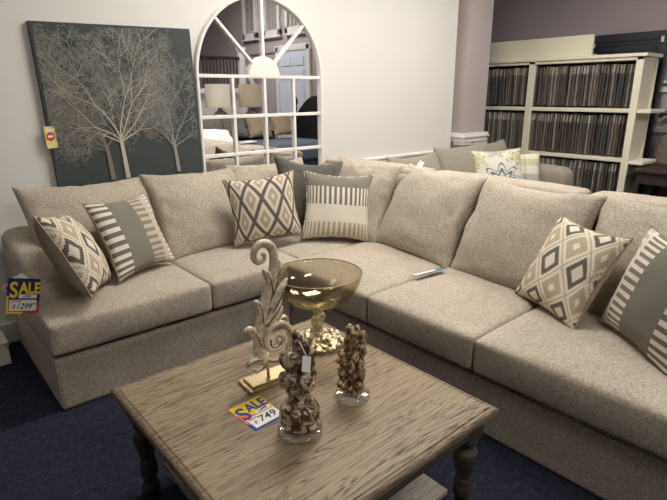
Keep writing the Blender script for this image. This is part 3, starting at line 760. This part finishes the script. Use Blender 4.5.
def tree(u, fork, w, mi, limbs, top, spread=.62):
    segs.append(((u+.012, .02), (u, fork), w, w*.7, mi, 9))
    for a, l_, d, f in limbs:
        y = .02+(fork-.02)*f; x = u+.012*(1-f)
        branch((x, y), math.radians(a), l_, w*.31, d, mi, spread)
tree(.335, .24, .032, 1, [(100, .22, 6, 1), (122, .20, 6, .98), (143, .18, 6, .95), (162, .15, 5, .9), (60, .12, 5, 1)], .8)
tree(.81, .24, .030, 2, [(91, .22, 6, 1), (116, .17, 5, .95), (66, .16, 5, .9), (140, .13, 5, .85), (40, .11, 4, .8)], .8)
tree(.435, .29, .032, 0, [(90, .27, 7, 1), (108, .26, 7, 1), (134, .18, 6, .95), (68, .24, 6, 1), (46, .18, 6, .95), (28, .15, 5, .92), (158, .14, 5, .9)], .95)
def clipok(p): return .012 < p[0] < PW-.012 and .012 < p[1] < PH-.012
for (a, c, w0, w1, mi, dp) in sorted(segs, key=lambda s: s[5]):
    if not (clipok(a) and clipok(c)): continue
    d = Vector((c[0]-a[0], c[1]-a[1])); 
    if d.length < 1e-6: continue
    n_ = Vector((-d.y, d.x)).normalized(); zc[0] += 2e-7; z = zc[0]
    w0 = max(w0, .0021); w1 = max(w1, .0018)
    f = bm.faces.new([bm.verts.new((a[0]+n_.x*w0/2, a[1]+n_.y*w0/2, z)), bm.verts.new((a[0]-n_.x*w0/2, a[1]-n_.y*w0/2, z)), bm.verts.new((c[0]-n_.x*w1/2, c[1]-n_.y*w1/2, z)), bm.verts.new((c[0]+n_.x*w1/2, c[1]+n_.y*w1/2, z))])
    f.material_index = 1+mi
    if dp == 9: pass
me = bpy.data.meshes.new('canvas'); bm.to_mesh(me); bm.free()
for m_ in (M['canvas'], M['tree_white'], M['tree_brown'], M['tree_grey'], M['twig'], M['twig2']): me.materials.append(m_)
link(bpy.data.objects.new('canvas', me), pt_)
print('painting segs', len(segs))
pg = thing('price_tag', 'small pale yellow price tag on the left edge of the tree painting', 'tag')
pg.matrix_world = Matrix.Translation((.786, YW-.048, 1.225)) @ Matrix.Rotation(PI/2, 4, 'X') @ Matrix.Rotation(math.radians(3), 4, 'Z')
obj('card', B((0, .062, 0, .135, -.001, 0)), M['paletag'], pg)
poly(pg, 'printed_panel', [((.006, .055), (.03, .042), (.056, .06), (.054, .09), (.03, .10), (.008, .088))], M['red'], .0006)
poly(pg, 'printed_panel', [((.0, .05), (.008, .05), (.008, .12), (.0, .12))], M['yellow'], .0005)
poly(pg, 'printed_panel', [((.016, .066), (.046, .066), (.046, .08), (.016, .08))], M['white_card'], .0008)
poly(pg, 'printed_panel', [((.014, .108), (.05, .108), (.05, .122), (.014, .122))], M['white_card'], .0008)

# ================================================================== ARCHED MIRROR
mr = thing('arched_mirror', 'white arched windowpane mirror hanging on the back wall', 'mirror', (2.443, YW, 0))
def arch(r, zb, zs, n=48): return [(r, zb)]+[(r*math.cos(PI*k/n), zs+r*math.sin(PI*k/n)) for k in range(n+1)]+[(-r, zb)]
ZS, ZB, RO = 1.678, .72, .603
bm = bmesh.new(); bm.faces.new([bm.verts.new((x, -.012, z)) for x, z in arch(RO-.02, ZB+.02, ZS)])
ex = bmesh.ops.extrude_face_region(bm, geom=bm.faces[:]); bmesh.ops.translate(bm, vec=(0, .008, 0), verts=[v_ for v_ in ex['geom'] if isinstance(v_, bmesh.types.BMVert)])
obj('mirror_glass', bm, M['mirror'], mr)
bm = bmesh.new(); o_, i_ = arch(RO, ZB, ZS), arch(RO-.026, ZB+.026, ZS)
rows = [[bm.verts.new((x, y, z)) for x, z in ring] for ring, y in ((o_, 0), (o_, -.034), (arch(RO-.007, ZB+.007, ZS), -.042), (arch(RO-.020, ZB+.020, ZS), -.042), (i_, -.034), (i_, 0))]
L_ = len(o_)
for a, c in zip(rows, rows[1:]):
    for k in range(L_): bm.faces.new((a[k], a[(k+1) % L_], c[(k+1) % L_], c[k]))
obj('frame', bm, M['white_trim'], mr)
bm = bmesh.new(); mw = .0125
for x in (-.293, 0, .293): box(bm, x-mw, x+mw, -.032, -.012, ZB+.02, ZS)
for z in (1.678, 1.377, 1.083, .80): box(bm, -.575, .575, -.034, -.012, z-mw, z+mw)
box(bm, -mw, mw, -.032, -.012, ZS, ZS+RO-.02)
for s in (-1, 1):
    a = PI/4; d = Vector((s*math.cos(a), 0, math.sin(a))); n_ = Vector((-d.z*s, 0, abs(d.x)))*mw*.9; c0 = Vector((0, 0, ZS))
    n_ = Vector((-d.z, 0, d.x))*mw*.9
    P = [c0+d*.12+n_, c0+d*.12-n_, c0+d*(RO-.02)-n_, c0+d*(RO-.02)+n_]
    fr = [bm.verts.new((p.x, -.030, p.z)) for p in P]; bk = [bm.verts.new((p.x, -.012, p.z)) for p in P]
    bm.faces.new(fr); bm.faces.new(bk[::-1])
    for k in range(4): bm.faces.new((fr[k], fr[(k+1) % 4], bk[(k+1) % 4], bk[k]))
obj('muntins', bm, M['white_trim'], mr, bevel=.003)
bm = bmesh.new(); hd = [(.146*math.cos(PI*k/24), ZS+.154*math.sin(PI*k/24)) for k in range(25)]
bm.faces.new([bm.verts.new((x, -.036, z)) for x, z in hd])
ex = bmesh.ops.extrude_face_region(bm, geom=bm.faces[:]); bmesh.ops.translate(bm, vec=(0, .024, 0), verts=[v_ for v_ in ex['geom'] if isinstance(v_, bmesh.types.BMVert)])
obj('half_round_panel', bm, M['white_trim'], mr)

# ================================================================== SWATCH BOOKCASE
XB, XD = 6.2, 6.62
bk = thing('swatch_rack', 'cream open rack filled with hanging upholstery fabric samples', 'rack', (6.4, 3.3, 0))
CRM = M['cream']
def bpart(name, *boxes, mat=CRM, bevel=.006): return part(name, B(*boxes), mat, bk, bevel=bevel)
Y0, Y1, Y2, Y3 = 2.20, 3.41, 3.495, 4.42
bpart('post', (XB, XB+.04, Y0, Y0+.075, 0, 1.90)); bpart('post', (XD-.04, XD, Y0, Y0+.06, 0, 1.90))
bpart('post', (XB, XB+.04, Y1, Y2, 0, 1.90)); bpart('post', (XB, XB+.04, Y3, Y3+.09, 0, 1.90))
bpart('side_panel', (XB+.04, XD-.04, Y0+.02, Y0+.045, 0, 1.90)); bpart('side_panel', (XB+.04, XD, Y1+.035, Y2-.035, 0, 1.90)); bpart('side_panel', (XB+.04, XD, Y3+.04, Y3+.07, 0, 1.90))
bpart('top_board', (XB-.02, XD+.02, Y0-.03, Y3+.1, 1.90, 1.935), (XB-.0, XD, Y0, Y3+.09, 1.865, 1.90))
SZ = (1.325, .79, .25)
for z in SZ: bpart('shelf', (XB+.002, XD, Y0+.03, Y3+.05, z, z+.045))
for z in (1.325, .775): bpart('end_ledge', (XB+.02, XD+.02, Y0-.14, Y0+.03, z, z+.035))
bpart('back_panel', (XD-.01, XD+.01, Y0, Y3+.09, 0, 1.9), mat=M['dark_wood'])
for z in (1.857, 1.317, .782): part('hanging_rail', tube(bmesh.new(), [(XB+.1, Y0+.05, z), (XB+.1, Y3+.05, z)], .006, 8), M['iron'], bk)
# hanging samples: folded cloth with a paler clear sleeve at the top
def swatch_mesh(seed, hh):
    r = random.Random(seed); bm = bmesh.new(); n = 5; P = []
    for k in range(n+1):
        z = -hh*k/n; P.append((z, r.gauss(0, .003), .0085+.003*k/n+r.uniform(0, .002), (.32+r.uniform(-.012, .02))))
    rows = [[bm.verts.new((0, o-w, z)), bm.verts.new((-.012, o, z)), bm.verts.new((0, o+w, z)), bm.verts.new((d, o+w, z)), bm.verts.new((d, o-w, z))] for z, o, w, d in P]
    for i, (a, c) in enumerate(zip(rows, rows[1:])):
        for k in range(5): bm.faces.new((a[k], a[(k+1) % 5], c[(k+1) % 5], c[k])).material_index = 1 if i < 1 else 0
    bm.faces.new(rows[0]).material_index = 1; bm.faces.new(rows[-1][::-1])
    return bm
protos = []
def place_swatch(hh, k, loc, rx, label, group):
    key = (round(hh, 2), k)
    for kk, o in protos:
        if kk == key: c = o.copy(); break
    else:
        c = None
    if c is None:
        c = obj('fabric_sample', swatch_mesh(k*3+int(hh*100), hh), [M['swatch'], M['sleeve']]); protos.append((key, c))
    else: COL.objects.link(c)
    c.location = loc; c.rotation_euler = (rx, 0, random.gauss(0, .005))
    tag(c, label, 'fabric sample', group)
rows_ = ((1.85, .444, 'top'), (1.31, .444, 'middle'), (.775, .444, 'bottom'))
for zt, hh, rn in rows_:
    for y0, y1, side in ((Y0+.085, Y1+.005, 'nearer right'), (Y2+.005, Y3-.02, 'farther left')):
        n = int((y1-y0)/.0325)
        for k in range(n):
            place_swatch(hh, random.randrange(6), (XB+.05+random.uniform(-.015, .02), y0+(k+.5)*(y1-y0)/n, zt-.012+random.uniform(-.012, .006)), random.gauss(0, .0045),
                         'hanging fabric sample on the %s row of the %s rack bay' % (rn, side), 'fabric samples on the %s row of the %s bay' % (rn, side))
# boards above / behind
hb = thing('display_board', 'long cream board standing on top of the swatch rack', 'board', (6.4, 3.4, 1.935))
obj('board', B((-.1, -.06, -.60, .72, 0, .232)), CRM, hb, bevel=.004)
obj('backing_rail', B((-.06, .1, -.58, .70, 0, .03), (-.06, .06, -.56, .66, .10, .14)), CRM, hb)
nv = thing('panel_door', 'dark navy framed panel standing behind the swatch rack', 'panel', (6.76, 2.55, 0))
obj('frame', B((-.025, .025, -.36, -.28, 0, 2.19), (-.025, .025, .42, .50, 0, 2.19), (-.025, .025, -.28, .42, 2.1, 2.19), (-.025, .025, -.28, .42, 0, .12)), M['navy_panel'], nv, bevel=.006)
obj('panel', B((-.012, .012, -.28, .42, .12, 2.1)), M['navy_panel'], nv)
obj('moulding', B((-.024, -.012, -.26, .40, 2.06, 2.075), (-.024, -.012, -.26, .40, 2.0, 2.012), (-.024, -.012, -.26, -.245, .2, 2.07)), M['navy_panel'], nv)
obj('hinge', B((-.034, -.024, -.33, -.30, 2.07, 2.13)), M['cord'], nv)
th = thing('thermostat', 'white wall thermostat right of the swatch rack', 'thermostat', (6.899, 2.16, 1.6))
obj('case', B((-.035, 0, -.09, .085, -.065, .065)), M['white_card'], th, bevel=.008)
obj('display', B((-.038, -.034, -.05, .05, 0, .035)), M['grey_cloth'], th)
# dark side table and grey chair at the right edge behind the rack
st = thing('side_table', 'dark wood side table beyond the sectional at right picture edge', 'table', (6.36, 1.72, 0))
obj('tabletop', B((-.32, .32, -.4, .37, .72, .755)), M['dark_wood'], st, bevel=.006)
obj('apron', B((-.28, .28, -.36, .33, .60, .72)), M['dark_wood'], st)
for sx in (-.27, .27):
    for sy in (-.35, .32): obj('leg', B((sx-.025, sx+.025, sy-.025, sy+.025, 0, .62)), M['dark_wood'], st, bevel=.004)
ac = thing('upholstered_chair', 'grey brown patterned upholstered chair behind the dark side table', 'chair', (6.69, 1.75, 0), 0)
gp = fabric('grey_brown_pattern', (96, 86, 78), (134, 122, 112), 24)
obj('backrest', cushion_bm(-.0, .18, -.5, .36, .30, 1.06, .06, .02, .01, 10, 2), gp, ac, True)
obj('seat', cushion_bm(-.0, .2, -.5, .36, .10, .34, .05, .02, .01, 10, 4), gp, ac, True)
for sy in (-.42, .28): obj('leg', B((.04, .09, sy-.025, sy+.025, 0, .12)), M['dark_wood'], ac)
hk = obj('wall_hook', tube(bmesh.new(), smoothline([(6.9, 2.0, 1.30), (6.84, 2.02, 1.30), (6.80, 2.06, 1.315), (6.78, 2.12, 1.30), (6.78, 2.15, 1.27)], 6), .028, 10), M['black'], None, True)
tag(hk, 'black curved wall hook below the thermostat', 'hook')

# ================================================================== WHAT THE MIRROR REFLECTS
bd = thing('bed', 'bed with blue-grey quilt and black arched headboard reflected in the mirror', 'bed', (4.55, .35, 0))
def dpart(name, bm, mat, **k): return part(name, bm, mat, bd, **k)
dpart('bed_base', B((3.42, 5.6, -.15, .84, .08, .52)), M['navy_skirt'], bevel=.02)
dpart('quilt', cushion_bm(3.40, 5.62, -.17, .86, .50, .80, .07, .03, .012, 18, 5), M['quilt'], smooth=True)
bm = bmesh.new(); pr = [(-.2, .1)]+[(-.2+1.15*k/16, 1.15+.36*math.sin(PI*k/16)) for k in range(17)]+[(.95, .1)]
f = bm.faces.new([bm.verts.new((5.64, y, z)) for y, z in pr]); ex = bmesh.ops.extrude_face_region(bm, geom=[f])
bmesh.ops.translate(bm, vec=(.06, 0, 0), verts=[v_ for v_ in ex['geom'] if isinstance(v_, bmesh.types.BMVert)])
dpart('headboard', bm, M['black'], bevel=.012)
FIN = [(0, 0), (.04, 0), (.04, 1.22), (.028, 1.25), (.045, 1.29), (.028, 1.33), (.05, 1.38), (.055, 1.43), (.03, 1.49), (0, 1.50)]
dpart('bed_post', lathe(bmesh.new(), FIN, (5.67, -.22, 0), 20), M['black'], smooth=True)
for x in (3.5, 5.5):
    for y in (-.08, .76): dpart('leg', B((x-.03, x+.03, y-.03, y+.03, 0, .09)), M['dark_wood'])
for c, lab, m_, n, w, h in (((3.72, 0.22, 1.07), 'grey pillow on the reflected bed, nearest the lamp with white shade', M['grey_cloth'], (.1, .9, .4), .55, .44), ((4.22, 0.1, 1.05), 'grey pillow on the reflected bed below the woven lampshade', M['grey_cloth'], (-.1, .9, .4), .46, .40), ((4.75, 0.0, 1.04), 'taupe pillow on the reflected bed beside the tan one', M['tan_cloth'], (.05, .9, .4), .46, .40), ((5.22, 0.0, 1.05), 'tan pillow on the reflected bed nearest the black headboard', M['tan_cloth'], (0, .85, .5), .44, .42)):
    throw_pillow(lab, c, (-1, 0, 0), n, w, h, .2, m_, m_, seed=c[0])
bm, e = pillow_bm(.55, .36, .14, .1, 20, .45, .02, 3); cp = obj('throw_pillow', bm, [M['white_card'], M['white_card']], None, True)
cp.matrix_world = frame((3.60, .64, .96), (-1, 0, .25), (0, .5, .85)); tag(cp, 'cream pillow at the foot of the reflected bed', 'pillow')
bk2 = thing('magazine', 'open white magazine lying on the reflected blue quilt', 'magazine', (4.16, .52, .842))
obj('page', B((-.15, .0, -.11, .11, 0, .008)), M['white_card'], bk2, rot=(0, .08, 0)); obj('page', B((.0, .15, -.11, .11, 0, .008)), M['white_card'], bk2, rot=(0, -.08, 0))
dz = thing('dresser', 'dark wooden dresser carrying two lamps reflected in the mirror', 'dresser', (4.6, -.62, 0))
obj('case', B((-.75, .75, -.25, .22, .06, .88)), M['dark_wood'], dz, bevel=.006)
obj('top_board', B((-.78, .78, -.27, .25, .88, .92)), M['dark_wood'], dz, bevel=.006)
for k in range(3):
    for x in (-.37, .37):
        d_ = obj('drawer', B((x-.35, x+.35, .22, .24, .10+k*.26, .33+k*.26)), M['dark_wood'], dz, bevel=.006)
        obj('knob', lathe(bmesh.new(), [(0, 0), (.012, 0), (.018, .02), (0, .03)], n=12), M['gold'], d_, loc=(x, .24, .215+k*.26), rot=(-PI/2, 0, 0))
for x in (-.68, .68):
    for y in (-.2, .17): obj('leg', B((x-.03, x+.03, y-.03, y+.03, 0, .07)), M['dark_wood'], dz)
for x, m_, r, lab in ((4.40, M['shade'], .235, 'table lamp with white drum shade reflected in the mirror'), (5.02, M['shade_tan'], .225, 'table lamp with woven tan drum shade reflected in the mirror')):
    lp = thing('table_lamp', lab, 'lamp', (x, -.6, .92))
    obj('lamp_base', lathe(bmesh.new(), [(0, 0), (.08, 0), (.09, .02), (.15, .09), (.175, .17), (.16, .25), (.09, .33), (.035, .37), (.03, .42), (0, .42)], n=32), M['ceramic'], lp, True)
    obj('lamp_rod', tube(bmesh.new(), [(0, 0, .41), (0, 0, .72)], .008, 10), M['gold'], lp, True)
    obj('lamp_shade', lathe(bmesh.new(), [(r, .41), (r*.96, .78), (r*.95, .78), (r*.99, .41), (r, .41)], n=40), m_, lp, True)
sr = thing('stair_railing', 'black baluster stair railing with white newel and stringer reflected in the mirror', 'railing', (6.1, -3.1, 0))
obj('newel_post', B((.22, .34, -.06, .06, 0, 2.45), (.2, .36, -.08, .08, 2.45, 2.52)), M['white_trim'], sr, bevel=.008)
obj('handrail', B((-.7, .22, -.035, .035, 2.26, 2.32)), M['iron'], sr, bevel=.01)
obj('landing_edge', B((-.9, .22, -.1, .1, 1.55, 1.66)), M['white_trim'], sr, bevel=.008)
for k in range(11):
    x = -.66+k*.082; obj('baluster', tube(bmesh.new(), [(x, 0, 1.66), (x, 0, 2.27)], .012, 8), M['iron'], sr)
bm = bmesh.new(); pr = [(.30, 2.30), (.30, 2.10), (.78, 1.2), (.78, 1.42)]
f = bm.faces.new([bm.verts.new((x, -.03, z)) for x, z in pr]); ex = bmesh.ops.extrude_face_region(bm, geom=[f]); bmesh.ops.translate(bm, vec=(0, .06, 0), verts=[v_ for v_ in ex['geom'] if isinstance(v_, bmesh.types.BMVert)])
obj('stringer', bm, M['white_trim'], sr)
obj('landing_wall', B((-.9, .3, -.04, .04, 0, 1.55)), M['wall_white'], sr)

# ================================================================== LAMPS IN THE ROOM + ADDED FILL LIGHT
def ceiling_or_fill_lamp(x, y, z, label, power, sx=1.2, sy=.6, col=(1.0, .955, .885)):
    t = thing('ceiling_or_fill_light', label, 'light', (x, y, z), group='ceiling lights')
    obj('housing', B((-sx/2-.03, sx/2+.03, -sy/2-.03, sy/2+.03, 0, .09)), M['white_trim'], t)
    obj('suspension', B((-.4, -.39, -.005, .005, .09, 4.2-z), (.39, .4, -.005, .005, .09, 4.2-z)), M['cord'], t)
    m_ = M['lamp'].copy(); e = m_.node_tree.nodes['Principled BSDF'] if 'Principled BSDF' in m_.node_tree.nodes else [n for n in m_.node_tree.nodes if n.type == 'BSDF_PRINCIPLED'][0]
    e.inputs['Emission Strength'].default_value = power; e.inputs['Emission Color'].default_value = (*col, 1)
    obj('diffuser', B((-sx/2, sx/2, -sy/2, sy/2, -.012, 0)), m_, t)
ceiling_or_fill_lamp(2.3, 2.2, 3.15, 'suspended ceiling light above the sectional corner', 31)
ceiling_or_fill_lamp(4.2, 2.0, 3.15, 'suspended ceiling light above the grey linen sofa', 30)
ceiling_or_fill_lamp(-.2, 2.4, 3.15, 'suspended ceiling light left of the sectional', 3)
ceiling_or_fill_lamp(1.0, -1.2, 3.4, 'added fill light hung behind the viewer', 26)  # unseen fill light, added to brighten the sofa fronts
ceiling_or_fill_lamp(5.2, -2.2, 3.9, 'suspended ceiling light over the reflected staircase', 62, .9, .5, (1, .96, .92))

w = bpy.data.worlds.new('World'); S.world = w; w.use_nodes = True
w.node_tree.nodes['Background'].inputs[0].default_value = (.5, .5, .55, 1); w.node_tree.nodes['Background'].inputs[1].default_value = .3

# ================================================================== CAMERA
cam = bpy.data.cameras.new('camera'); co = bpy.data.objects.new('camera', cam); COL.objects.link(co)
cam.sensor_fit = 'HORIZONTAL'; cam.sensor_width = 36; cam.lens = 514.7/667*36; cam.clip_start = .02
yaw, pit, rol = math.radians(40.777), math.radians(16.962), math.radians(.337)
fw = Vector((math.sin(yaw)*math.cos(pit), math.cos(yaw)*math.cos(pit), -math.sin(pit)))
rt = Vector((math.cos(yaw), -math.sin(yaw), 0)); dn = fw.cross(rt)
r2_ = rt*math.cos(rol)+dn*math.sin(rol); d2_ = dn*math.cos(rol)-rt*math.sin(rol)
mt = Matrix((r2_, -d2_, -fw)).transposed().to_4x4(); mt.translation = Vector((0, 0, 1.55)); co.matrix_world = mt
S.camera = co
S.view_settings.view_transform = 'Standard'; S.view_settings.look = 'None'; S.view_settings.gamma = 1
S.view_settings.use_curve_mapping = False; S.view_settings.exposure = -0.13
